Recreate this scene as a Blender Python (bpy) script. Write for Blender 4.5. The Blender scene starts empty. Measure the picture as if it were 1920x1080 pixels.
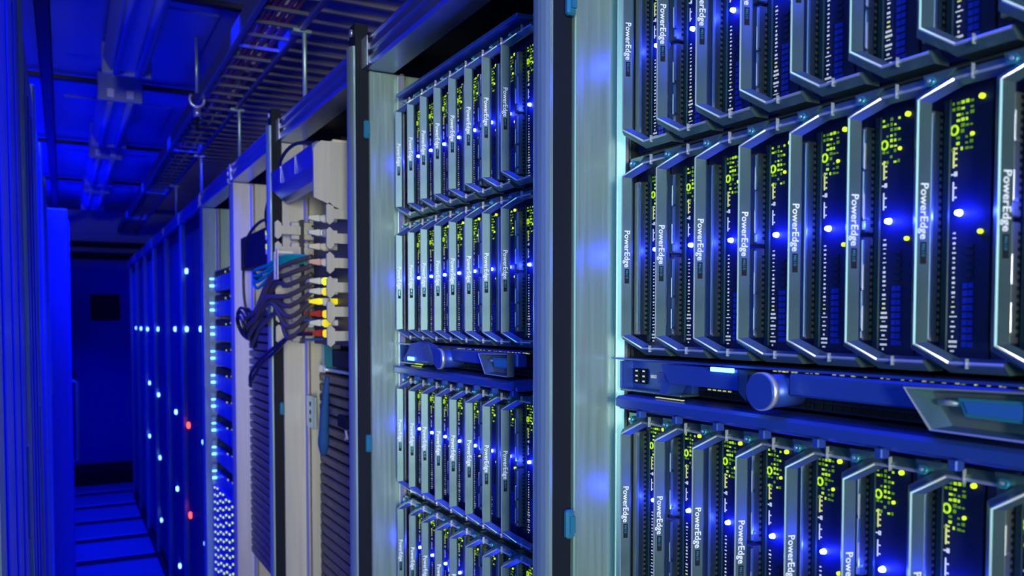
import bpy, bmesh, math, random
from mathutils import Vector, Matrix
random.seed(7)
S = bpy.context.scene
EZ = 1.3            # eye height
# ------------------------------------------------------------------ camera
cd = bpy.data.cameras.new('camera'); cam = bpy.data.objects.new('camera', cd)
S.collection.objects.link(cam); S.camera = cam
cam.location = (0, 0, EZ); cam.rotation_euler = (math.pi/2 - 0.0394, 0, -0.4917)
cd.sensor_width = 36; cd.lens = 29.41; cd.shift_y = 0.0642; cd.clip_start = .01
cd.dof.use_dof = True; cd.dof.focus_distance = .85; cd.dof.aperture_fstop = 9
# ------------------------------------------------------------------ world, light, exposure
S.view_settings.view_transform = 'Standard'; S.view_settings.look = 'None'
S.view_settings.exposure = 0.0; S.view_settings.gamma = 1.0; S.view_settings.use_curve_mapping = False
W = bpy.data.worlds.new('world'); S.world = W; W.use_nodes = True
W.node_tree.nodes['Background'].inputs[0].default_value = (.01, .05, .55, 1)
W.node_tree.nodes['Background'].inputs[1].default_value = .12
def area(name, loc, to, sx, sy, e, col, spread=180):
    l = bpy.data.lights.new(name, 'AREA'); l.shape = 'RECTANGLE'; l.size = sx; l.size_y = sy
    l.energy = e; l.color = col; l.spread = math.radians(spread)
    o = bpy.data.objects.new(name, l); S.collection.objects.link(o)
    o.location = Vector(loc); d = Vector(to) - Vector(loc)
    o.rotation_euler = d.to_track_quat('-Z', 'Y').to_euler(); return o
BL = (.002, .014, 1)
area('white_room_light', (-.85, -2.9, 1.3), (.45, 1.7, 1.25), .35, 1.1, 12.5, (1, 1, .82), 60)
area('teal_edge_fill', (-.95, -.35, 1.45), (.5, .65, 1.3), .8, 1.4, 2.2, (.38, 1, .93), 120)  # added fill left of the camera for edge highlights and teal posts
area('blue_room_light', (-.2, -1.2, 2.15), (.2, 1.2, 1.2), .8, .5, 6, BL, 150)
for i, y in enumerate((.6, 2.2, 3.7, 5.0, 6.3)):
    area('blue_ceiling_light', (.19, y, 2.085), (-.06, y, .6), .12, 1.0, 8 if i == 0 else 27, BL, 110)
area('blue_upward_fill', (.25, 3.0, .03), (.18, 3.0, 2), .25, 2.0, 12, BL, 70)  # added fill aimed upward to brighten the ceiling, has no fixture
area('blue_upward_fill', (.25, 5.4, .03), (.2, 5.4, 2), .25, 2.8, 12, BL, 80)  # second added upward fill, farther down the aisle
# ------------------------------------------------------------------ materials
def mat(name, col, metal=0, rough=.5, emit=0, ecol=None, noise=0, scale=40, stretch=None, bump=0):
    m = bpy.data.materials.new(name); m.use_nodes = True; n = m.node_tree; b = n.nodes['Principled BSDF']
    b.inputs['Base Color'].default_value = (*col, 1); b.inputs['Metallic'].default_value = metal
    b.inputs['Roughness'].default_value = rough
    if emit:
        b.inputs['Emission Color'].default_value = (*(ecol or col), 1); b.inputs['Emission Strength'].default_value = emit
    if noise or bump:
        tc = n.nodes.new('ShaderNodeTexCoord'); mp = n.nodes.new('ShaderNodeMapping'); t = n.nodes.new('ShaderNodeTexNoise')
        mp.inputs['Scale'].default_value = stretch or (1, 1, 1); t.inputs['Scale'].default_value = scale; t.inputs['Detail'].default_value = 4
        n.links.new(tc.outputs['Object'], mp.inputs[0]); n.links.new(mp.outputs[0], t.inputs['Vector'])
        if noise:
            mx = n.nodes.new('ShaderNodeMix'); mx.data_type = 'RGBA'
            mx.inputs['A'].default_value = (*[c*(1-noise) for c in col], 1); mx.inputs['B'].default_value = (*[min(1, c*(1+noise)) for c in col], 1)
            n.links.new(t.outputs['Fac'], mx.inputs['Factor']); n.links.new(mx.outputs['Result'], b.inputs['Base Color'])
            r = n.nodes.new('ShaderNodeMapRange'); r.inputs['To Min'].default_value = max(.05, rough-.12); r.inputs['To Max'].default_value = min(1, rough+.12)
            n.links.new(t.outputs['Fac'], r.inputs['Value']); n.links.new(r.outputs[0], b.inputs['Roughness'])
        if bump:
            bp = n.nodes.new('ShaderNodeBump'); bp.inputs['Strength'].default_value = bump; bp.inputs['Distance'].default_value = .002
            n.links.new(t.outputs['Fac'], bp.inputs['Height']); n.links.new(bp.outputs[0], b.inputs['Normal'])
    return m
M = dict(
 beam=mat('blue_reflection_aluminium', (.34, .42, .62), .95, .34, noise=.1, scale=9),  # blue in the base colour stands in for reflected blue light
 alu=mat('brushed_aluminium', (.44, .64, .59), .65, .36, noise=.16, scale=14, stretch=(14, 14, .5)),
 bright=mat('bright_aluminium', (.9, .93, .93), .8, .3),
 beige=mat('pale_zinc', (.56, .56, .53), .35, .5, noise=.14, scale=10, stretch=(12, 12, .5)),
 handle=mat('satin_grey_metal', (.155, .275, .31), .75, .36, noise=.1, scale=30),
 edge=mat('highlight_edge', (.85, .9, .95), .7, .3),  # paler than the handle metal, paints in the highlight along edges
 black=mat('black_paint', (.008, .012, .022), 0, .65),
 blackm=mat('black_steel', (.022, .027, .04), .3, .5, noise=.25, scale=8, stretch=(20, 20, .6)),
 face=mat('dark_blue_plastic', (.005, .011, .09), 0, .5),
 body=mat('dark_steel', (.05, .055, .075), .6, .5),
 slab=mat('dark_teal_plastic', (.01, .04, .075), .2, .3),
 carrier=mat('grey_carrier', (.20, .25, .25), .6, .4),
 bluepl=mat('blue_plastic', (.01, .035, .6), .2, .35),
 bluem=mat('blue_grey_plastic', (.035, .095, .48), .4, .36),
 mark=mat('glowing_white_print', (.75, .8, .85), 0, .5, .35, (.7, .75, .7)),  # print given a faint glow in place of light falling on it
 mark2=mat('glowing_yellow_print', (.75, .75, .3), 0, .5, .45, (.7, .75, .2)),  # same added glow for the yellow print
 text=mat('glowing_white_lettering', (.85, .88, .95), 0, .5, .25, (.6, .75, 1)),  # faint glow stands in for LED light on the printed letters
 green=mat('green_led', (.3, .5, .02), 0, .5, .9, (.42, .72, .01)),
 dgreen=mat('green_lit_grille', (.1, .35, .01), 0, .5, .28, (.25, .5, .01)),
 yellow=mat('yellow_led', (.25, .3, .0), 0, .6, 1.5, (.6, .85, .03)),
 red=mat('red_led', (.9, .05, .02), 0, .5, 4, (1, .06, .03)),
 bled=mat('blue_led', (.5, .6, 1), 0, .5, 30, (.12, .2, 1)),
 farled=mat('pale_blue_led', (.5, .7, 1), 0, .5, 6, (.15, .35, 1)),
 cyan=mat('cyan_light_bar', (.3, .7, 1), 0, .5, 5, (.12, .5, 1)),
 cyanb=mat('cyan_plastic', (.04, .26, .42), .3, .25),
 screen=mat('blue_screen', (.02, .08, .35), 0, .3, .12, (.03, .25, .8)),
 tray=mat('dull_tray_steel', (.13, .14, .19), .5, .5),
 wall=mat('blue_lit_wall_tint', (.10, .16, .6), .1, .5, noise=.1, scale=3),  # blue light of the aisle is put into the wall colour
 wallg=mat('blue_lit_gloss_tint', (.12, .2, .95), .1, .35, noise=.06, scale=5, stretch=(20, 20, .3)),  # strong blue base colour carries the blue light on these doors
 ceil=mat('ceiling_panel', (.20, .26, .48), .1, .6, noise=.15, scale=4),  # blue tint in the base adds to the blue lighting overhead
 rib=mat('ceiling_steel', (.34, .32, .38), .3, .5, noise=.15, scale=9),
 floor=mat('floor_plate', (.2, .25, .5), .2, .45, noise=.12, scale=12),  # plates tinted blue to help the blue light on the floor
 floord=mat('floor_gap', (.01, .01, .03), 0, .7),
 door=mat('blue_lit_door_tint', (.06, .10, .75), 0, .6, noise=.1, scale=2),  # far door's blue light is put into its base colour
 louv=mat('brown_black_plastic', (.085, .075, .085), .1, .5, noise=.15, scale=30),
 cable=mat('brown_cable', (.075, .065, .065), 0, .4),
 bcable=mat('black_cable', (.015, .016, .02), 0, .4),
 teal=mat('teal_cable', (.0, .38, .36), 0, .4),
 redc=mat('red_plug', (.45, .02, .01), 0, .4),
 redcab=mat('red_cable', (.42, .07, .05), 0, .4),
 bluec=mat('blue_plug', (.01, .06, .35), 0, .4),
 yel=mat('yellow_plug', (.9, .75, .02), 0, .4, .5, (.9, .8, .02)),  # faint glow added, the plug itself is no lamp
 white=mat('white_plastic', (.75, .78, .76), 0, .4),
 cream=mat('cream_label', (.75, .72, .55), 0, .5),
 pink=mat('pale_pink_plug', (.75, .5, .42), 0, .5),
 wrap=mat('blue_fabric', (.01, .09, .3), 0, .8, bump=.5, scale=60),
 tube=mat('lamp_tube', (.15, .2, .5), 0, .35),
 glass=mat('dark_window_glass', (.006, .006, .012), 0, .5),
)
for q in ('black', 'blackm'): M[q].node_tree.nodes['Principled BSDF'].inputs['Specular IOR Level'].default_value = .2
# ------------------------------------------------------------------ mesh building
class MB:
    def __init__(s): s.bm = bmesh.new(); s.mats = []
    def mi(s, m):
        if m not in s.mats: s.mats.append(m)
        return s.mats.index(m)
    def box(s, x0, x1, y0, y1, z0, z1, m, bev=0):
        vs = [s.bm.verts.new((x, y, z)) for x in (x0, x1) for y in (y0, y1) for z in (z0, z1)]
        fs = [s.bm.faces.new([vs[i] for i in f]) for f in ((0,1,3,2),(4,6,7,5),(0,4,5,1),(2,3,7,6),(0,2,6,4),(1,5,7,3))]
        k = s.mi(m)
        for f in fs: f.material_index = k
        if bev:
            es = list({e for f in fs for e in f.edges})
            bmesh.ops.bevel(s.bm, geom=es, offset=bev, segments=1, affect='EDGES', material=-1)
        return s
    def prism(s, pts, axis, a, b, m):
        """polygon pts (2D) extruded along axis from a to b. axis 'x': pts=(y,z); 'y': (x,z); 'z': (x,y)"""
        def v(p, t): return {'x': (t, p[0], p[1]), 'y': (p[0], t, p[1]), 'z': (p[0], p[1], t)}[axis]
        A = [s.bm.verts.new(v(p, a)) for p in pts]; B = [s.bm.verts.new(v(p, b)) for p in pts]; k = s.mi(m)
        fs = [s.bm.faces.new(A), s.bm.faces.new(B[::-1])]
        for i in range(len(pts)):
            j = (i+1) % len(pts); fs.append(s.bm.faces.new((A[i], B[i], B[j], A[j])))
        for f in fs: f.material_index = k
        return s
    def tube(s, pts, r, m, seg=8, closed=False):
        pts = [Vector(p) for p in pts]; rings = []; k = s.mi(m); n = len(pts); up = None
        for i, p in enumerate(pts):
            if closed: t = pts[(i+1) % n] - pts[i-1]
            else: t = pts[min(i+1, n-1)] - pts[max(i-1, 0)]
            t.normalize()
            if up is None:
                up = Vector((0, 0, 1)) if abs(t.z) < .9 else Vector((1, 0, 0))
            a = t.cross(up).normalized(); b = a.cross(t).normalized(); up = b
            rr = r[i] if isinstance(r, (list, tuple)) else r
            rings.append([s.bm.verts.new(p + a*rr*math.cos(2*math.pi*q/seg) + b*rr*math.sin(2*math.pi*q/seg)) for q in range(seg)])
        for i in range(n if closed else n-1):
            A, B = rings[i], rings[(i+1) % n]
            for q in range(seg):
                f = s.bm.faces.new((A[q], A[(q+1) % seg], B[(q+1) % seg], B[q])); f.material_index = k; f.smooth = True
        if not closed:
            for R in (rings[0][::-1], rings[-1]):
                f = s.bm.faces.new(R); f.material_index = k
        return s
    def cyl(s, c, d, r, L, m, seg=16, r2=None):
        c = Vector(c); d = Vector(d).normalized()
        return s.tube([c, c+d*L], [r, r if r2 is None else r2], m, seg)
    def obj(s, name, parent=None, label=None):
        bmesh.ops.recalc_face_normals(s.bm, faces=s.bm.faces)
        me = bpy.data.meshes.new(name); s.bm.to_mesh(me); s.bm.free()
        for m in s.mats: me.materials.append(M[m])
        o = bpy.data.objects.new(name, me); S.collection.objects.link(o)
        if parent: o.parent = parent
        if label: o['label'] = label
        return o
def thing(name, label, cat, loc=(0, 0, 0), group=None):
    o = bpy.data.objects.new(name, None); S.collection.objects.link(o); o.location = loc
    o.empty_display_size = .02; return tag(o, label, cat, group)
def tag(o, label, cat, group=None):
    o['label'] = label; o['category'] = cat
    if group: o['group'] = group
    return o
def struct(o, label=None):
    o['kind'] = 'structure'
    if label: o['label'] = label
    return o
kids = {}
def copy_tree(o, loc=None):
    allc = {}
    for q in S.collection.objects:
        if q.parent: allc.setdefault(q.parent.name, []).append(q)
    def rec(a, par):
        c = a.copy(); S.collection.objects.link(c)
        if par: c.parent = par
        for ch in allc.get(a.name, []): rec(ch, c)
        return c
    r = rec(o, None)
    if loc: r.location = loc
    return r
def smooth(pts, n=8):
    P = [Vector(p) for p in pts]; out = []
    for i in range(len(P)-1):
        a, b, c, d = P[max(i-1, 0)], P[i], P[i+1], P[min(i+2, len(P)-1)]
        for k in range(n):
            t = k/n; out.append(.5*((2*b)+(c-a)*t+(2*a-5*b+4*c-d)*t*t+(3*b-a-3*c+d)*t**3))
    out.append(P[-1]); return out
def text_mesh(body, size, extrude=.0):
    cu = bpy.data.curves.new('t', 'FONT'); cu.body = body; cu.size = size; cu.extrude = extrude; cu.resolution_u = 2
    cu.offset = size*.012
    o = bpy.data.objects.new('t', cu); S.collection.objects.link(o)
    bpy.context.view_layer.update()
    me = bpy.data.meshes.new_from_object(o.evaluated_get(bpy.context.evaluated_depsgraph_get()))
    bpy.data.objects.remove(o); bpy.data.curves.remove(cu)
    return me
# ------------------------------------------------------------------ setting
YE = 7.62
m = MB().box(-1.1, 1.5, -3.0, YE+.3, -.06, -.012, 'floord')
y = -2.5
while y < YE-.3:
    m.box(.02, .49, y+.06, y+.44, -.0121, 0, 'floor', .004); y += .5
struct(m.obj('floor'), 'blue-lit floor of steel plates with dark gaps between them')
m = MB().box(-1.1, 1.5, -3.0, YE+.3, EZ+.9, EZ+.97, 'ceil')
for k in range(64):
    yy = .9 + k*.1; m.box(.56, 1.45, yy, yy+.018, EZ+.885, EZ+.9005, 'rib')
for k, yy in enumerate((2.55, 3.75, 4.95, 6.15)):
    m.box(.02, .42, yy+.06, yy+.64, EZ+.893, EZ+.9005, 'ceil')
struct(m.obj('ceiling'), 'blue-lit ceiling of flat panels over the aisle')
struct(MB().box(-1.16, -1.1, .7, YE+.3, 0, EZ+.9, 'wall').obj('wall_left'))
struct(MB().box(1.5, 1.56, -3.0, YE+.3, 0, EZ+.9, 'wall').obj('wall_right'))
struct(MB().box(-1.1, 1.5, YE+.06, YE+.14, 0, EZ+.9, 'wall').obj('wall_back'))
for zz, h in ((.60, .035), (.50, .05)):
    struct(MB().box(.03, .66, YE-.10, YE+.05, EZ+zz, EZ+zz+h, 'black', .006).obj('trim_1' if h == .035 else 'trim_2'))
for yy in (2.45, 3.45, 4.68, 5.9):
    struct(MB().box(-.9, .5, yy, yy+.03, EZ+.87, EZ+.885, 'blackm').obj('trim_3'))
dr = MB().box(.06, .63, YE, YE+.045, .13, EZ+.50, 'door', .004).obj('door_1'); struct(dr, 'dark blue-lit door closing the far end of the aisle')
w = MB().box(.195, .41, YE-.012, YE-.001, EZ+.005, EZ+.215, 'black', .004).box(.215, .39, YE-.016, YE-.011, EZ+.025, EZ+.195, 'glass').obj('window_pane', dr, 'small dark square window in the door')
MB().tube([(.60, YE-.002, 1.0), (.60, YE-.05, 1.0), (.60, YE-.05, 1.16), (.60, YE-.002, 1.16)], .009, 'alu').obj('door_handle', dr)
struct(MB().box(.05, .64, YE-.28, YE-.01, .0, .12, 'black', .01).obj('trim_4'), 'dark raised threshold under the far door')
# ------------------------------------------------------------------ ceiling lights
names = ['nearest', 'second nearest', 'third nearest', 'farthest']
for k, (y0, y1) in enumerate(((1.75, 3.0), (3.35, 4.25), (4.55, 5.5), (5.8, 6.7))):
    t = thing('ceiling_light', f'{names[k]} of the four long lamp housings under the blue-lit ceiling', 'ceiling light', (.195, y0, EZ+.84), 'aisle ceiling lights')
    L = y1-y0
    MB().prism([(-.07, .0), (-.05, -.04), (.05, -.04), (.07, 0), (.06, .045), (-.06, .045)], 'y', .012, L-.012, 'ceil').obj('housing', t)
    for s in (-.032, .032):
        MB().cyl((s, .02, -.048), (0, 1, 0), .011, L-.04, 'tube', 10).obj('lamp_tube', t)
    for a in (0, L-.012):
        MB().box(-.073, .073, a, a+.012, -.052, .047, 'ceil', .003).obj('end_cap', t)
    for sx in (-.032, .032): MB().box(sx-.012, sx+.012, -.006, -.0001, -.040, -.010, 'white', .002).obj('lamp_socket', t)
    for a in (.15, L-.17):
        MB().box(-.015, .015, a, a+.03, .046, .061, 'alu').obj('bracket', t)
# ------------------------------------------------------------------ cable tray above the racks
t = thing('cable_tray', 'long suspended wire cable tray running above the rack tops', 'cable tray', (.46, 1.2, EZ+.70))
for sx in (-.06, .06):
    MB().box(sx-.008, sx+.008, 0, 6.2, 0, .05, 'tray', .003).obj('side_rail', t)
for k in range(62): MB().box(-.0519, .0519, .05+k*.1, .058+k*.1, .004, .012, 'tray').obj('rung', t)
m = MB()
for k in range(5):
    xx = -.04+k*.019; m.tube(smooth([(xx+random.uniform(-.006, .006), j*.5, .021+random.uniform(0, .008)) for j in range(13)], 3), .007, 'redcab', 6)
m = m.obj('cable_bundle'); m.location = (.46, 1.25, EZ+.70); tag(m, 'dark red cables lying along the suspended cable tray', 'cables')
for k, yy in enumerate((2.06, 2.92, 3.8, 4.7)):
    o = MB().cyl((0, 0, 0), (0, 0, 1), .0055, .27+.165, 'alu', 8).box(-.014, .014, -.014, .014, 0, .008, 'alu').box(-.03, .014, -.014, .014, .235, .243, 'alu').obj('hanging_rod')
    o.location = (.53, yy, EZ+.4615); tag(o, ['nearest', 'second nearest', 'third nearest', 'farthest'][k] + ' thin metal rod hanging from ceiling to rack top', 'rod', 'hanger rods')
t = thing('ceiling_hook', 'round metal hook clamp hanging from a ceiling rod beside the tray', 'hook', (.385, 2.83, EZ+.60))
MB().cyl((0, 0, .12), (0, 0, 1), .005, .18, 'alu', 8).obj('rod', t)
MB().tube([(.022*math.cos(a), 0, .098+.022*math.sin(a)) for a in [math.pi*(.75+1.5*q/14) for q in range(15)]], .005, 'bright', 8).obj('hook_ring', t)
MB().cyl((0, 0, .045), (0, 0, 1), .011, .025, 'bright', 12).cyl((0, 0, 0), (0, 0, 1), .006, .045, 'black', 8).obj('clamp', t)
o = MB().box(-.05, -.015, 1.2, 7.2, EZ+.755, EZ+.80, 'blackm', .004).obj('duct'); tag(o, 'dark straight duct running high along the left racks', 'duct')
for yy in ():
    pass
# ------------------------------------------------------------------ racks on the right
RY = [.685+.6*k for k in range(-1, 12)]      # far edge of each rack; index 0 is behind the nearest rack
D = .459
rackname = ['nearest right rack holding the big blade servers', 'second right rack, left of the teal post', 'open network rack with loose cables', 'rack with louvred panels just behind the open network rack',
            'rack with cyan lit drive units', 'first dark rack behind the cyan lit rack'] + [f'{n} dark blinking rack behind the cyan lit rack' for n in ('second', 'third', 'fourth', 'fifth', 'sixth')]
def make_rack(k):
    y0, y1 = .085+.6*k, .685+.6*k
    t = thing('server_rack', rackname[k], 'server rack', (D, y0, 0), 'server racks on the right side'); X = lambda v: v-D
    H = EZ+.44; L = y1-y0; pm = 'alu' if k < 2 else 'beige'
    if k > 3: pm = 'alu'
    # posts: front far, front near, rear
    MB().box(X(.430), X(.56), L-.008, L, .04, EZ+.392, pm, .0015).box(X(.4301), X(.436), L-.0085, L+.03, .04, EZ+.392, pm, .001).obj('post', t)
    MB().box(X(.4745), X(.488), L-.021, L-.0085, .06, EZ+.392, 'bright', .005).obj('mounting_rail', t)  # bright metal paints in the highlight on the rail's rounded bead
    MB().box(X(.4301), X(.56), .031, .06, .04, EZ+.392, pm, .002).obj('post', t)
    MB().box(X(1.36), X(1.40), 0, .04, .04, EZ+.392, pm, .002).obj('post', t)
    MB().box(X(1.36), X(1.40), L-.04, L, .04, EZ+.392, pm, .002).obj('post', t)
    prof = [(X(.47), EZ+.393), (X(.425), EZ+.393), (X(.421), EZ+.397), (X(.421), EZ+.406), (X(.426), EZ+.409), (X(.426), EZ+.414), (X(.421), EZ+.417),
            (X(.421), EZ+.426), (X(.426), EZ+.429), (X(.426), EZ+.433), (X(.422), EZ+.436), (X(.424), EZ+.44), (X(.47), EZ+.44)]
    MB().prism(prof, 'y', .031, L-.001, 'beam').obj('top_beam', t)
    MB().box(X(.419), X(.4205), L-.03, L-.004, EZ+.394, EZ+.439, 'bright').obj('corner_highlight', t)  # bright strip drawn in place of highlights at the beam end
    MB().box(X(.4301), X(1.4), .0, L, 0, .04, 'blackm').obj('base', t)
    MB().box(X(.4705), X(1.4), .0, L, EZ+.425, EZ+.44, 'blackm').obj('roof_panel', t)
    MB().box(X(.565), X(1.355), L-.004, L-.001, .04, EZ+.42, 'body').obj('side_panel', t)
    MB().box(X(1.401), X(1.41), .0, L, .04, EZ+.42, 'body').obj('rear_panel', t)
    if k < 3:
        MB().box(X(.4085), X(.4295), L-.004, L+.026, .0, EZ+.465, 'black', .001).obj('divider', t, 'black divider standing proud of the posts')
        MB().prism([(X(.4084), L-.004), (X(.4050), L-.004), (X(.4030), L+.0), (X(.4015), L+.006), (X(.4010), L+.012), (X(.4016), L+.019), (X(.4035), L+.025), (X(.4084), L+.028)], 'z', 0, EZ+.428, 'alu').obj('divider_edge', t)
        MB().cyl((X(.4084), L+.012, EZ+.452), (-1, 0, 0), .006, .003, 'bright', 12).obj('screw', t)
        for zz in (.30, -.195):
            MB().box(X(.420), X(.4294), L-.012, L-.0045, EZ+zz-.014, EZ+zz+.014, 'cyanb', .002).box(X(.423), X(.4285), L-.014, L-.0119, EZ+zz-.008, EZ+zz+.008, 'cyanb').obj('latch', t, 'small cyan latch')
    return t
racks = [make_rack(k) for k in range(11)]
# ------------------------------------------------------------------ blade server prototype
def sweep(m, path, sec, mats, capm):
    """path (y,z,x,back); sec list of (inward, depth or 'b')"""
    P = [Vector((p[0], p[1])) for p in path]; n = len(P); rings = []
    for i in range(n):
        d1 = (P[i]-P[i-1]).normalized() if i else None; d2 = (P[i+1]-P[i]).normalized() if i < n-1 else None
        if d1 is None: d1 = d2
        if d2 is None: d2 = d1
        nn = lambda d: Vector((-d.y, d.x))     # inward normal for a path running up at y=0 with the loop towards -y
        a, b = nn(d1), nn(d2); mit = (a+b).normalized(); sc = 1/max(.4, mit.dot(a))
        ring = []
        for (q, dd) in sec:
            x = path[i][2] + (path[i][3] if dd == 'b' else dd)
            o = P[i] - mit*sc*q*(-1)
            ring.append(m.bm.verts.new((x, o.x, o.y)))
        rings.append(ring)
    for i in range(n-1):
        for j in range(len(sec)):
            jj = (j+1) % len(sec)
            f = m.bm.faces.new((rings[i][j], rings[i][jj], rings[i+1][jj], rings[i+1][j])); f.material_index = m.mi(mats[j])
    for R in (rings[0], rings[-1]):
        f = m.bm.faces.new(R); f.material_index = m.mi(capm)
CB = .0945   # row centre above blade base
def make_blade(kind):
    t = thing('blade_server', 'x', 'server')
    z = lambda v: v+CB
    # handle loop.  path runs upward so that inward = -y on the vertical bar
    m = MB(); c = .0854; h = .074
    path = [(-.0485, -c, .013, .020), (-.0141, -c, .013, .020), (0, -h, 0, .0138), (0, h, 0, .0138), (-.0141, c, .013, .020), (-.0485, c, .013, .020)]
    path = [(a, z(b), x, k) for a, b, x, k in path]
    sec = [(-.0009, .0010), (0, 0), (.0010, .0006), (.0030, .0095), (-.0005, .0135), (-.002, 'b'), (-.0060, 'b'), (-.0060, .0062)]
    sweep(m, path, sec, ['edge', 'edge', 'handle', 'handle', 'handle', 'handle', 'handle', 'handle'], 'handle')
    for s in (-1, 1):     # seams across the rails, tips
        m.box(.0125, .0155, -.0260, -.0256, z(s*c)-.003, z(s*c)+.006 if s > 0 else z(s*c)+.003, 'edge')
    m.obj('handle', t)
    # bracket plate and release bolt beyond the corner
    MB().prism([(.006, z(.076)), (-.013, z(.0925)), (.008, z(.0925))], 'x', .016, .019, 'handle').obj('corner_plate', t)
    MB().cyl((.0159, .001, z(.0865)), (-1, 0, .15), .0034, .004, 'cyanb', 6).cyl((.012, .001, z(.0872)), (-1, 0, .15), .0012, .0008, 'edge', 8).obj('release_bolt', t, 'small cyan hexagonal bolt')
    MB().box(.040, .30, -.0230, .0263, z(-.0905), z(.0905), 'body').obj('body', t)
    MB().box(.0385, .0399, -.0228, .0260, z(-.0880), z(.0880), 'face').obj('faceplate', t)
    # drive carriers
    zs = [(-.0735, -.002), (.001, .0735)] if kind else [(-.0735, .0735)]
    for a, b in zs:
        m = MB().box(.0285, .0384, .0088, .0190, z(a), z(b), 'carrier', .0008).prism([(.0266, .0096), (.0272, .0088), (.0284, .0083), (.0284, .0100)], 'z', z(a)+.002, z(b)-.002, 'edge')
        dr = m.obj('drive_carrier', t)
        m = MB(); q = z(a)+.004
        while q < z(b)-.004:
            m.box(.0345, .0380, .0083, .0087, q, q+.0022, 'black'); q += .0046
        m.obj('vent_slots', dr)
    if kind:
        for zz in (.052, .018, -.03, -.058):
            MB().box(.022, .024, .0045, .0056, z(zz)-.009, z(zz)+.009, 'edge', .0004).box(.0241, .0272, .0045, .0090, z(zz)-.009, z(zz)-.007, 'carrier').obj('drive_latch', t)
    MB().box(.0362, .0384, .0030, .0080, z(-.080), z(.080), 'slab', .0006).obj('side_trim', t)
    # power ring
    m = MB(); m.tube([(.0375, .0012+.0024*math.cos(a), z(.0600)+.0028*math.sin(a)) for a in [2*math.pi*q/18 for q in range(18)]], .00075, 'green', 6, True)
    m.obj('power_ring', t, 'glowing green power button ring')
    # green lit grille
    m = MB(); rr = random.Random(3+kind)
    for i in range(9):
        for j in range(5):
            if rr.random() < .62:
                yy = .003-j*.0030; zz = z(.047+i*.0036)
                if zz-z(.06) < .005 and zz-z(.06) > -.005 and j < 2: continue
                m.box(.0378, .0384, yy-.0022*rr.uniform(.5, 1), yy, zz, zz+.0018*rr.uniform(.6, 1.2), 'green' if rr.random() < .35 else 'dgreen')
    m.obj('lit_grille', t, 'green lit ventilation grille')
    MB().cyl((.0385, -.0166, z(.0775)), (-1, 0, 0), .0017, .002, 'yellow', 10).obj('link_light', t, 'small yellow light')
    MB().cyl((.0385, -.0105, z(.056)), (-1, 0, 0), .0013, .001, 'yellow', 8).obj('link_light', t, 'small yellow light')
    MB().cyl((.0385, -.0172, z(-.0048)), (-1, 0, 0), .0015, .002, 'yellow', 10).obj('link_light', t, 'small yellow light')
    # printed marks and tiny connectors
    m = MB()
    m.box(.0380, .0384, .0012, .0022, z(.0366), z(.0494), 'mark2')
    for q in (.038, .042, .0455, .0485): m.box(.0380, .0384, -.0006, .0012, z(q)-.0006, z(q)+.0006, 'mark2')
    m.box(.0380, .0384, .0005, .0032, z(.0320), z(.0330), 'mark').box(.0380, .0384, -.0008, .0012, z(.0312), z(.0342), 'mark')
    m.box(.0380, .0384, .0012, .0020, z(.016), z(.0278), 'mark')
    for q in (.0175, .0235): m.box(.0380, .0384, -.0006, .0012, z(q), z(q)+.001, 'mark')
    q = -.004
    while q > -.079:
        wd = rr.uniform(.0006, .0016)*(2 if q < -.045 and rr.random() < .5 else 1)
        m.box(.0380, .0384, .0004-wd, .0004+wd*.7, z(q)-.0012*rr.uniform(.5, 1.3), z(q), 'mark2' if -.052 < q < -.047 else 'mark'); q -= .0031
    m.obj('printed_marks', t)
    m = MB()
    for i in range(9):
        for j in range(2): m.box(.0374, .0384, -.0096-j*.0038, -.0064-j*.0038, z(-.0395-i*.0046), z(-.0362-i*.0046), 'bluepl')  # blue colour paints in the blue light on the vent squares
    for i in range(5): m.box(.0374, .0384, -.0128, -.0076, z(-.014-i*.0046), z(-.0118-i*.0046), 'face')
    m.obj('port_grid', t)
    led = MB().cyl((.0384, -.0030, z(.0080)), (-1, 0, 0), .0021, .0030, 'bled', 14, .0016).obj('status_light', t, 'bright blue status light')
    l = bpy.data.lights.new('blue_glow', 'POINT'); l.energy = .036; l.color = (.01, .02, 1); l.shadow_soft_size = .0012
    lo = bpy.data.objects.new('blue_glow', l); S.collection.objects.link(lo); lo.parent = t; lo.location = (.0305, -.0065, z(.0080))
    # lettering on the bar
    def put(me, mm, zt, name, off, label=None):
        d = Vector((.0093, -.0028, 0)).normalized(); nrm = Vector((-.0028, -.0093, 0)).normalized()
        base = Vector((.0002, -.0007, 0))
        for v in me.vertices:
            p = base + Vector((0, 0, z(zt)-v.co.x)) + d*(v.co.y+off) + nrm*.00018; v.co = p
        me.materials.clear(); me.materials.append(M[mm]); o = bpy.data.objects.new(name, me); S.collection.objects.link(o); o.parent = t
        if label: o['label'] = label
    me = text_mesh('PowerEdge', .0076); wdt = max(v.co.x for v in me.vertices)
    for v in me.vertices: v.co.x *= .0345/wdt
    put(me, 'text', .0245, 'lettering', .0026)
    d = Vector((.0093, -.0028, 0)).normalized()
    me = text_mesh('M610', .0035)
    for v in me.vertices: v.co.x *= 1.0
    m = MB(); a = Vector((.0002, -.0007, 0)); nr = Vector((-.0028, -.0093, 0)).normalized()*.00012
    pts = [a+d*s+nr for s in (.0028, .0072)]
    vs = [m.bm.verts.new((p.x, p.y, zz)) for p, zz in ((pts[0], z(-.0115)), (pts[1], z(-.0115)), (pts[1], z(-.0250)), (pts[0], z(-.0250)))]
    m.bm.faces.new(vs).material_index = m.mi('black'); m.obj('model_badge', t)
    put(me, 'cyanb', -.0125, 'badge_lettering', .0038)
    return t
protos = [make_blade(0), make_blade(1)]
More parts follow.
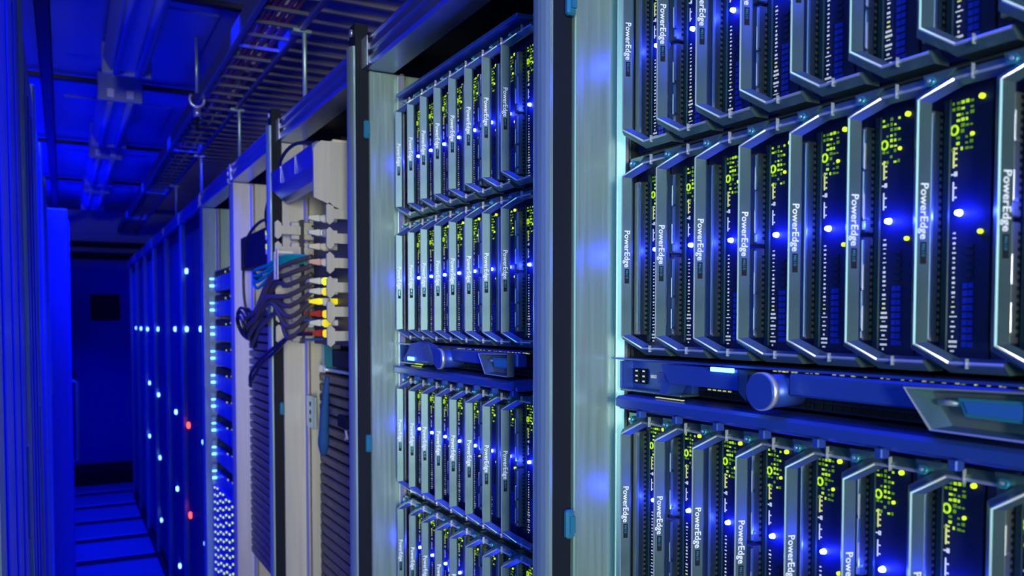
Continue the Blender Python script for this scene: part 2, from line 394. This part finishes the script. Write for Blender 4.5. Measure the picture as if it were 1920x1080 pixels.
# ------------------------------------------------------------------ enclosure prototype
def bar_box(m, x0, x1, ya, yb, z0a, z1a, z0b, z1b, mm):
    pass
def make_enclosure(swung):
    """origin: x=D plane, y = corner line of the farthest blade, z = row-1 centre"""
    t = thing('blade_enclosure', 'x', 'server enclosure')
    zz = lambda v: v-.2505
    MB().box(.026, .36, -.388, .0335, zz(.3465), zz(.356), 'bluem', .002).box(.004, .0259, -.388, .008, zz(.3475), zz(.353), 'bluem', .001).obj('top_plate', t)
    MB().box(.026, .36, -.388, .0335, zz(.1542), zz(.1560), 'body').obj('middle_shelf', t)
    MB().box(.026, .36, -.388, .0335, zz(-.0368), zz(-.0356), 'body').box(.012, .0258, -.388, .030, zz(-.0372), zz(-.0356), 'bluem').obj('lower_shelf', t)
    MB().box(.036, .36, .0285, .0335, zz(-.0355), zz(.3464), 'body').obj('side_wall', t)
    MB().box(.036, .36, -.388, -.3835, zz(-.0355), zz(.3464), 'body').obj('side_wall', t)
    MB().box(.361, .37, -.388, .0335, zz(-.084), zz(.356), 'body').obj('back_wall', t)
    # control strip
    MB().box(.034, .30, -.388, .0335, zz(-.0672), zz(-.0370), 'face').obj('control_panel', t)
    m = MB()
    for i in range(36):
        for j in range(2):
            m.box(.0325, .0339, -.080-i*.0085, -.0735-i*.0085, zz(-.0655+j*.0055), zz(-.0615+j*.0055), 'black')
    m.obj('intake_mesh', t)
    m = MB().box(.012, .0339, -.072, .018, zz(-.0668), zz(-.0645), 'handle', .0008).box(.0125, .0339, .0155, .0185, zz(-.0645), zz(-.0385), 'bluem')
    m.box(.026, .0339, -.070, .0154, zz(-.0644), zz(-.0385), 'bluem').obj('port_bay', t)
    m = MB()
    for i in range(2):
        m.box(.0235, .0259, .004-i*.011, .011-i*.011, zz(-.0600), zz(-.0455), 'black', .0004)
        for j in range(3): m.box(.0229, .0234, .005-i*.011, .008-i*.011, zz(-.058+j*.0048), zz(-.0565+j*.0048), 'mark')
    m.box(.0235, .0259, -.0170, -.0150, zz(-.0535), zz(-.0505), 'mark').box(.0235, .0259, -.0210, -.0190, zz(-.0535), zz(-.0505), 'mark')
    m.box(.0235, .0259, -.040, -.026, zz(-.0575), zz(-.0475), 'bluepl').box(.0229, .0259, -.046, -.0435, zz(-.056), zz(-.048), 'mark')
    m.obj('ports', t)
    if not swung:
        prof = [(-.150, -.0385), (-.054, -.0385), (-.066, -.0545), (-.150, -.0545)]
        m = MB().prism([(a, zz(b)) for a, b in prof], 'x', .004, .016, 'bluem')
        m.prism([(a, zz(b)) for a, b in [(-.057, -.045), (-.066, -.0545), (-.060, -.0645), (-.050, -.0645)]], 'x', .006, .024, 'bluem')
        m.prism([(a, zz(b)) for a, b in [(-.1502, -.0385), (-.1502, -.056), (-.158, -.062), (-.160, -.040)]], 'x', .005, .018, 'handle')
        m.obj('lever', t)
        MB().box(.0015, .0039, -.147, -.121, zz(-.0408), zz(-.0375), 'cyan', .0005).obj('light_bar', t, 'glowing cyan light bar')
    else:
        import math as _m
        m = MB(); ang = _m.radians(0)
        m.prism([(a, zz(b)) for a, b in [(-.172, -.0395), (-.115, -.030), (-.080, -.0335), (-.050, -.0560), (-.052, -.0615), (-.110, -.0590), (-.172, -.0555)]], 'x', -.006, .008, 'bluem')
        m.prism([(a, zz(b)) for a, b in [(-.150, -.033), (-.125, -.0375), (-.158, -.062), (-.172, -.060)]], 'x', -.009, -.0061, 'handle')
        m.obj('lever', t)
        MB().box(-.0085, -.0062, -.092, -.070, zz(-.0585), zz(-.0535), 'cyan', .0005).obj('light_bar', t, 'glowing cyan light bar')
        MB().box(.010, .012, -.082, -.055, zz(-.066), zz(-.0645), 'green').obj('indicator', t)
    m = MB().cyl((.026, -.187, zz(-.0520)), (-1, 0, 0), .0125, .030, 'bluem', 28).cyl((-.004, -.187, zz(-.0520)), (-1, 0, 0), .0142, .0045, 'edge', 32)
    m.cyl((-.0085, -.187, zz(-.0520)), (-1, 0, 0), .0131, .0014, 'bluem', 32).obj('pivot_knob', t, 'round blue pivot knob')
    MB().box(.006, .020, -.386, -.200, zz(-.0548), zz(-.0385), 'bluem', .0015).box(.0062, .020, -.200, -.176, zz(-.052), zz(-.042), 'bluem').obj('screen_arm', t)
    o = [(-.302, -.0405), (-.380, -.0385), (-.380, -.0660), (-.3205, -.0655)]
    i = [(-.310, -.0435), (-.376, -.0415), (-.376, -.0625), (-.3235, -.0622)]
    m = MB(); k = m.mi('handle'); k2 = m.mi('edge'); k3 = m.mi('carrier')
    A = [m.bm.verts.new((-.004, a, zz(b))) for a, b in o]; B = [m.bm.verts.new((.0055, a, zz(b))) for a, b in o]
    C = [m.bm.verts.new((-.0035, a+(-.0012 if a > -.35 else 0), zz(b)+(.001 if b < -.05 else -.001))) for a, b in o]
    E = [m.bm.verts.new((.0045, a-.006 if a > -.35 else a, zz(b))) for a, b in i]
    for q in range(4):
        r = (q+1) % 4
        for (P1, P2, kk) in ((A, B, k), (A, C, k2), (C, E, k)):
            f = m.bm.faces.new((P1[q], P2[q], P2[r], P1[r])); f.material_index = kk
    f = m.bm.faces.new(E); f.material_index = k3
    f = m.bm.faces.new(B); f.material_index = k
    m.obj('screen_frame', t, 'grey chamfered screen frame')
    MB().prism([(a, zz(b)) for a, b in [(-.336, -.0448), (-.374, -.0440), (-.374, -.0562), (-.341, -.0556)]], 'x', -.001, .003, 'cyanb').prism([(a, zz(b)) for a, b in [(-.340, -.0468), (-.374, -.0462), (-.374, -.0540), (-.343, -.0535)]], 'x', -.0018, -.001, 'screen').obj('screen', t, 'small lit blue screen')
    MB().cyl((.002, -.322, zz(-.0485)), (0, -1, 0), .0018, .014, 'edge', 8).obj('screen_button', t)
    # sloping ledge with clips
    MB().prism([(.030, zz(-.0690)), (.002, zz(-.0705)), (-.001, zz(-.0730)), (-.001, zz(-.0800)), (.003, zz(-.0815)), (.030, zz(-.0815))], 'y', -.386, .006, 'bluem').obj('ledge', t)
    for q in range(8): MB().box(.000, .008, -.030-q*.0509, -.024-q*.0509, zz(-.0885), zz(-.0816), 'bluem', .0008).obj('clip', t)
    m = MB(); rr = random.Random(5)
    for q in range(40):
        yy = -.16-rr.random()*.21; s = rr.uniform(.0008, .002); m.box(.0322, .0338, yy, yy+s, zz(-.0400), zz(-.0400)+rr.uniform(.0006, .0014), 'mark2')
    for q in range(5): m.box(.0316, .0324, -.088-q*.0062, -.0845-q*.0062, zz(-.0600), zz(-.0588), 'mark2')
    for q in range(9): m.box(.008, .011, -.045-q*.0042, -.042-q*.0042, zz(-.0690), zz(-.0683), 'mark2')
    m.obj('indicator_dots', t)
    return t
encl = [make_enclosure(False), make_enclosure(True)]
# ------------------------------------------------------------------ place enclosures and blades
rowz = (.2505, .0597, -.1800, -.3705)
ordn = ['first', 'second', 'third', 'fourth', 'fifth', 'sixth', 'seventh', 'eighth']
first = {0: True, 1: True}
S0 = .6415
for r in range(2):
    for c in range(2):
        if c == 0: o = encl[r]
        else: o = copy_tree(encl[r])
        o.location = (D, S0+.6*r, EZ+.2505-.4305*c)
        o['group'] = 'blade enclosures'
        o['label'] = [['enclosure around the upper blade rows of the nearest rack, with round blue knob', 'enclosure around the lowest blade row of the nearest rack'],
                      ['upper enclosure of the second rack with tilted glowing lever', 'lower enclosure of the second rack, under the tilted lever']][r][c]
rown = [['top row', 'row just above the round knob', 'row just below the round knob'],
        ['top row', 'second row', 'third row', 'bottom row']]
rk = ['nearest rack', 'second rack']
for r in range(2):
    for j in range(3 if r == 0 else 4):
        for i in range(8):
            kind = i % 2
            o = protos[kind]
            if first[kind]: first[kind] = False
            else: o = copy_tree(protos[kind])
            o.location = (D, S0+.6*r-.0509*i, EZ+rowz[j]-CB)
            o['label'] = f'blade server in {rk[r]}, {rown[r][j]}, {ordn[i]} from the far post'
            o['group'] = f'blade servers in the {rk[r]}'
# ------------------------------------------------------------------ blanking panels below the enclosures of racks 1 and 2
for r in range(2):
    o = MB().box(.49, .50, .24+.6*r, .668+.6*r, .06, EZ-.53, 'louv', .002).obj('blanking_panel'); tag(o, f'dark blanking panel low in the {rk[r]}', 'panel')
# ------------------------------------------------------------------ open network rack (index 2, far post face at y=1.877)
hood = thing('cover_hood', 'pale grey metal hood with blue-reflecting sloping front in the open rack', 'hood', (.40, 1.50, EZ+.20))
m = MB().prism([(0, .108), (.005, .117), (.014, .124), (.13, .124), (.13, .03), (.062, -.002), (.0, .022)], 'y', 0, .006, 'beige')
m.obj('end_plate', hood)
m = MB().prism([(.001, .082), (-.001, .118), (.008, .1235), (.13, .1235), (.13, .10), (.035, .055), (.02, .063)], 'y', .0061, .345, 'beam'); m.obj('front_cover', hood)  # blue tinted metal paints in the blue reflection on this face
for yy in (.13, .25): MB().box(-.0018, -.0012, yy, yy+.004, .084, .117, 'edge').obj('seam_strip', hood)
MB().prism([(.003, .10), (.13, .10), (.13, .085), (.04, .06), (.003, .085)], 'y', .3451, .36, 'beige').obj('end_plate', hood)
o = MB().box(.452, .505, 1.56, 1.59, EZ+.326, EZ+.342, 'cream', .002).box(.43, .452, 1.565, 1.585, EZ+.330, EZ+.338, 'white', .002).box(.505, .53, 1.56, 1.59, EZ+.326, EZ+.345, 'teal', .002).obj('cable_connector'); tag(o, 'cream plug with teal boot lying on top of the grey hood', 'plug')
o = MB().tube(smooth([(.43, 1.575, EZ+.335), (.405, 1.66, EZ+.345), (.40, 1.76, EZ+.325), (.42, 1.84, EZ+.27)]), .0035, 'bcable').obj('cable'); tag(o, 'black cable arching over the grey hood from the cream plug', 'cable')
def comb(y, x0, z0, n, label):
    t = thing('cable_comb', label, 'cable manager', (x0, y, EZ+z0))
    for k in range(n):
        b = k*.0445
        MB().prism([(0, b+.006), (.006, b+.001), (.014, b+.008), (.014, b+.034), (.006, b+.041), (0, b+.036)], 'y', 0, .005, 'beige').box(.0141, .055, .001, .005, b+.012, b+.030, 'beige').obj('finger', t)
    MB().box(.056, .062, 0, .30 if y < 1.6 else .03, 0, n*.0445, 'body').obj('spine', t)
    return t
comb(1.50, .4225, -.049, 6, 'near row of pale cable guide fingers beside the black divider')
comb(1.815, .4000, -.049, 6, 'far row of pale cable guide fingers left of the line cards')
# line cards in the network chassis
for k in range(6):
    t = thing('line_card', f'{["lowest","second lowest","third lowest","third highest","second highest","highest"][k]} pale line card in the open network rack', 'line card', (.437, 1.835, EZ-.049+k*.0445), 'line cards in the network rack')
    MB().box(.002, .075, 0, .014, .003, .0415, 'beige', .0015).obj('faceplate', t)
    MB().box(.0055, .034, -.004, -.0001, .012, .034, 'cream' if k != 4 else 'white', .002).obj('cover', t)
    MB().tube([(.046, -.003, .012), (.056, -.006, .015), (.059, -.007, .023), (.056, -.006, .031), (.046, -.003, .034)], .0022, 'bcable' if k % 2 else 'alu', 8).obj('pull_handle', t)
o = thing('network_chassis', 'dark modular network switch body behind the colourful plugs', 'network switch', (.515, 1.36, EZ-.05))
MB().box(0, .5, 0, .48, 0, .27, 'body', .002).obj('body', o)
m = MB()
for k in range(6):
    m.box(-.006, -.0001, .02, .46, .004+k*.0445, .041+k*.0445, 'body', .001)
m.obj('slot_covers', o)
# plugs in a column
plugs = [('white_plug', 'white', 'white', .20), ('white_plug', 'white', 'bright', .172), ('cream_plug', 'cream', 'cream', .145), ('pink_plug', 'pink', 'white', .115),
         ('white_plug', 'white', 'yellow', .078), ('white_plug', 'white', 'yel', .058), ('yellow_plug', 'yel', 'white', .038), ('red_plug', 'redc', 'yel', .014), ('white_plug', 'white', 'yel', -.004), ('red_plug', 'redc', 'yel', -.024)]
posn = ['topmost', 'second from the top', 'third from the top', 'fourth from the top', 'fifth from the top', 'sixth from the top', 'seventh from the top', 'eighth from the top', 'second lowest', 'lowest']
for k, (nm, a, b, zz) in enumerate(plugs):
    t = thing('network_plug', f'{nm.split("_")[0]} network plug, {posn[k]} in the column beside the pale fingers', 'plug', (.445, 1.63, EZ+zz), 'plugs in the network rack')
    MB().box(.0, .05, -.007, .007, -.006, .006, a, .002).obj('body', t)
    MB().prism([(-.022, -.003), (-.022, .003), (-.001, .0065), (-.001, -.0065)], 'y', -.006, .006, a).obj('boot', t)
    MB().box(.002, .018, -.0125, -.0071, -.0085, .0065, b, .003).obj('lug', t)
    if a == 'redc':
        MB().box(-.03, .012, .008, .020, -.002, .004, 'redc', .001).obj('side_boot', t)
        MB().box(-.034, .005, -.004, .004, -.015, -.0105, 'bluec', .001).obj('blue_tab', t)
# jack blocks
for k, zz in enumerate((.075, .055, -.006)):
    o = MB().box(.428, .440, 1.655, 1.672, EZ+zz-.007, EZ+zz+.007, 'white', .002).obj('cable_clip'); tag(o, ['white clip above the others left of the plug column', 'white clip below the topmost one, left of the plugs', 'lowest white clip, between the two red plugs'][k], 'clip')
# cables
def cable(pts, r, mm, label, seg=8):
    o = MB().tube(smooth([(a, b, EZ+c) for a, b, c in pts], 8), r, mm, seg).obj('cable'); tag(o, label, 'cable', 'loose cables in the network rack'); return o
rc = random.Random(11)
brl = ['topmost of the brown cables fanning left from the plugs', 'second brown cable from the top of the fan', 'third brown cable from the top of the fan', 'fourth brown cable from the top of the fan', 'fifth brown cable from the top of the fan',
       'third lowest brown cable of the fan', 'second lowest brown cable of the fan', 'lowest brown cable of the fan']
for k in range(8):
    za = .125-.017*k; y0 = 1.63
    cable([(.43, y0, za), (.395, 1.68, za-.012-.004*k), (.385+rc.uniform(-.012, .012), 1.78+rc.uniform(-.02, .02), za*.5+.02+rc.uniform(-.012, .012)), (.385+rc.uniform(-.012, .006), 1.90, .035-.006*k+rc.uniform(-.018, .018)), (.39+rc.uniform(-.012, .008), 2.02, .0-.005*k+rc.uniform(-.015, .015)), (.405, 2.10, -.02-.006*k), (.425, 2.16, -.035-.004*k)], .0052, 'cable', brl[k])
for k in range(4):
    a, b = .028+.006*k, .024+.004*k; cy, cz = 2.06+.02*k, -.012+.008*(k % 2)
    pts = [(.375+.006*k+.01*math.sin(q/12*6.28), cy+a*1.9*math.cos(q/12*6.28*1.35+2.0), EZ+cz+b*math.sin(q/12*6.28*1.35+2.0)) for q in range(13)]
    o = MB().tube(smooth(pts, 4), .0034, 'bcable').obj('cable_loop'); tag(o, ['smallest', 'second smallest', 'second largest', 'largest'][k]+' loop of dark cable curling in front of the pale post', 'cable', 'cable loops')
for k in range(2):
    cable([(.425, 1.62, -.026-.0*k), (.40, 1.68, -.03), (.39, 1.78, -.055-.01*k), (.385, 1.90, -.085-.012*k), (.385, 2.02, -.125-.02*k), (.40, 2.10, -.16)], .0036, 'bcable', ['dark cable drooping left from the lower red plug', 'lower dark cable drooping left beneath the red plugs'][k])
for k in range(4):
    cable([(.425, 1.66, .128-.004*k), (.395, 1.72, .130-.006*k), (.385, 1.82, .118-.010*k), (.385, 1.93, .115-.014*k), (.395, 2.02, .112-.006*k), (.43, 2.07, .105)], .0036, 'teal',
          ['topmost of the teal network cables', 'second teal network cable from the top', 'third teal network cable from the top', 'lowest of the teal network cables'][k])
o = MB().box(.3788, .381, 1.70, 1.712, EZ+.083, EZ+.145, 'white', .0008).box(.381, .41, 1.70, 1.704, EZ+.135, EZ+.14, 'white').box(.3788, .381, 1.725, 1.737, EZ+.083, EZ+.140, 'white', .0008).box(.3788, .381, 1.712, 1.725, EZ+.083, EZ+.087, 'white').obj('cable_ring'); tag(o, 'white plastic cable guide ring around the teal cables', 'cable guide')
cable([(.43, 1.93, .235), (.40, 1.98, .225), (.39, 2.08, .19), (.392, 2.13, .12), (.395, 2.13, .04), (.41, 2.12, -.01)], .0035, 'bcable', 'long dark cable bowing across the pale post left of the green lights')
cable([(.44, 1.92, .33), (.425, 1.95, .30), (.42, 2.0, .25), (.43, 2.02, .20)], .0035, 'bcable', 'dark cable hanging above the green lights')
# lower shelf of the network rack
t = thing('rack_shelf', 'silver blue shelf bracket under the line cards', 'shelf', (.482, 1.40, EZ-.105))
MB().box(0, .06, 0, .34, 0, .006, 'alu', .001).obj('shelf_plate', t)
MB().box(.0, .02, .335, .355, .006, .055, 'cyanb', .001).box(-.004, 0, .325, .365, -.004, .012, 'bright', .001).obj('bracket', t)
MB().box(.006, .05, .02, .15, .010, .046, 'black', .002).box(.006, .05, .17, .30, .010, .046, 'black', .002).obj('dark_modules', t)
def louvres(x, y0, y1, z0, z1, label, i0):
    t = thing('louvred_panel', label, 'panel', (x, y0, EZ+z0))
    MB().box(.012, .02, 0, y1-y0, 0, z1-z0, 'black').obj('backing', t)
    n = int((z1-z0)/.0225); 
    for k in range(n):
        b = (z1-z0)-.0225*(k+1)
        m = MB().prism([(.011, b+.002), (.0, b+.005), (-.001, b+.019), (.003, b+.0215), (.011, b+.0205)], 'y', 0, y1-y0, 'louv'); m.obj('slat', t)
louvres(.50, 1.345, 1.84, -.68, -.115, 'brown black louvred panel low in the open network rack', 0)
louvres(.465, 2.02, 2.455, -.68, .03, 'dark louvred panel behind the open network rack, left of the dark slot', 0)
o = MB().tube(smooth([(.478, 1.70, EZ-.115), (.474, 1.705, EZ-.17), (.472, 1.71, EZ-.235), (.474, 1.72, EZ-.28)], 5), [.004, .005, .006, .007, .007, .008, .009, .010, .010, .010, .011, .012, .012, .010, .008, .006], 'wrap', 8).obj('blue_strap'); tag(o, 'blue fabric strap hanging beside the louvred panel', 'strap')
m = MB().box(.473, .480, 1.79, 1.85, EZ-.235, EZ-.165, 'alu', .001)
for q in range(3): m.cyl((.4732, 1.82, EZ-.182-q*.018), (-1, 0, 0), .0055, .0008, 'black', 10)
o = m.obj('perforated_bracket'); tag(o, 'small silver bracket with three round holes beside the blue strap', 'bracket')
t = thing('cable_tag', 'black and white clip hanging on the louvred panel', 'clip', (.492, 1.60, EZ-.215))
MB().box(-.006, .004, 0, .06, 0, .025, 'black', .002).obj('clip_body', t)
MB().prism([(-.006, -.018), (.004, -.002), (.010, -.002), (.004, -.012), (.012, -.022)], 'x', -.006, -.003, 'white').obj('white_tag', t)
# switch with green lights in rack index 3
t = thing('network_switch', 'small dark switch with two green lights behind the pale post', 'network switch', (.44, 2.03, EZ+.14))
MB().box(0, .4, 0, .40, 0, .09, 'black', .002).obj('body', t)
for zz in (.040, .073): MB().cyl((-.0005, .055, zz), (-1, 0, 0), .007, .002, 'green', 12).obj('status_light', t, 'green light')
for zz in (.02, .055): MB().box(-.006, 0, .03, .045, zz, zz+.012, 'white', .001).obj('port', t)
# ------------------------------------------------------------------ rack index 4: cyan lit drive units
for k in range(9):
    zz = .175-.083*k
    t = thing('storage_server', f'{["topmost","second","third","fourth","fifth","sixth","seventh","eighth","ninth"][k]} cyan lit storage server' + (' from the top' if k else '')+' behind the pale post', 'server', (.455, 2.53, EZ+zz-.078), 'cyan lit storage servers')
    MB().box(.012, .45, 0, .53, 0, .075, 'black', .002).obj('body', t)
    m = MB()
    for q in range(6):
        m.box(0, .0119, .015+q*.078, .088+q*.078, .003, .052, 'bluepl', .002)
    m.obj('drive_doors', t)
    MB().box(-.0105, .004, .500, .505, .0, .070, 'alu').obj('ear', t)
    for a in (.020, .045):
        MB().box(-.010, .003, .4965, .4999, a, a+.0035 if a > .03 else a+.006, 'cyan').obj('light_bar', t, 'bright cyan reflection of drive lights')  # glowing bars stand in for drive lights reflected by the post
    MB().box(-.001, -.0002, .16, .166, .060, .064, 'mark2').box(-.001, -.0002, .24, .247, .056, .060, 'yellow').obj('indicator', t)
for k in range(6):
    t = thing('disk_shelf', f'{["topmost","second","third","fourth","fifth","lowest"][k]} disk shelf dotted with yellow green lights below the cyan servers', 'disk shelf', (.45, 2.53, EZ-.66-.105*k), 'dotted disk shelves')
    MB().box(0, .45, 0, .53, 0, .10, 'bluepl', .002).obj('body', t)
    m = MB()
    for a in range(4):
        for b in range(9):
            m.box(-.0025, -.0001, .02+b*.057, .030+b*.057, .008+a*.025+(b % 2)*.006, .0125+a*.025+(b % 2)*.006, 'yellow')
    m.obj('drive_lights', t)
# ------------------------------------------------------------------ far dark racks with door and lights
leds = {5: [(3.22, -.03, 'farled'), (3.62, -.034, 'farled'), (3.61, -.425, 'red'), (3.59, -.79, 'red'), (3.19, -.44, 'farled'), (3.18, -.81, 'farled'), (3.60, .2, 'farled')],
        6: [(4.02, -.037, 'farled'), (4.04, -.412, 'farled'), (4.03, -.76, 'farled'), (3.98, -1.1, 'farled'), (3.75, -.40, 'red'), (3.74, -.75, 'red')],
        7: [(4.34, -.04, 'farled'), (4.79, -.044, 'farled'), (4.37, -.40, 'farled'), (4.82, -.395, 'farled'), (4.37, -.73, 'farled'), (4.8, -.73, 'farled'), (4.33, -1.07, 'farled'), (4.77, -1.06, 'farled')],
        8: [(5.42, -.05, 'farled'), (5.34, -.366, 'farled'), (5.40, -.687, 'farled')], 9: [(5.6, -.588, 'farled'), (5.9, -.05, 'farled')], 10: [(6.3, -.05, 'farled')]}
for k in range(5, 11):
    y0 = .085+.6*k; rack = racks[k]
    d = MB().box(-.014, -.004, .065, .585, .06, EZ+.385, 'blackm', .002)
    for q in range(9): d.box(-.017, -.0141, .09+q*.055, .102+q*.055, .10, EZ+.34, 'bluem')
    d = d.obj('door', rack)
    for (yy, zz, mm) in leds[k]:
        MB().cyl((-.0172, yy-y0, EZ+zz), (-1, -.3, 0), .011 if mm == 'farled' else .013, .004, mm, 10).obj('status_light', d, 'small red light' if mm == 'red' else 'small pale blue light')
# ------------------------------------------------------------------ left row
for k in range(5):
    y0 = .68+.6*k; xl = -.045
    t = thing('server_cabinet', ['nearest', 'second', 'third', 'fourth', 'fifth'][k]+' blue lit cabinet on the left side of the aisle', 'cabinet', (xl, y0, 0), 'left row cabinets')
    MB().box(-1.0, -.014, 0.002, .598, 0, EZ+.46, 'blackm').obj('body', t)
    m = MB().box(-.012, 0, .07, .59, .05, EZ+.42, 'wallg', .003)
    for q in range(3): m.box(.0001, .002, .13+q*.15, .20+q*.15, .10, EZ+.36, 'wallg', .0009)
    m.obj('door', t)
    MB().box(-.013, .003, .005, .065, .0, EZ+.46, 'alu', .003).obj('post', t)
    MB().box(.0001, .004, .55, .565, 1.02, 1.14, 'alu', .001).obj('handle', t)
t = thing('cooling_unit', 'bright blue-lit cooling cabinet farther along the left side', 'cabinet', (.022, 3.75, 0))
MB().box(-1.0, -.002, 0, 3.6, 0, EZ+.44, 'wallg', .004).obj('body', t)
for q in range(6): MB().box(-.0019, .004, .03+q*.59, .59+q*.59, .1, EZ+.40, 'wallg', .003).obj('door', t)
MB().tube([(.005, 1.0, EZ-.30), (.03, 1.0, EZ-.31), (.03, 1.0, EZ-.70), (.005, 1.0, EZ-.71)], .008, 'alu', 8).obj('handle', t)
MB().box(.0045, .03, 1.6, 1.66, EZ-.34, EZ-.27, 'black', .004).box(.0045, .02, 1.9, 1.96, EZ-.30, EZ-.22, 'black', .004).obj('latch', t)
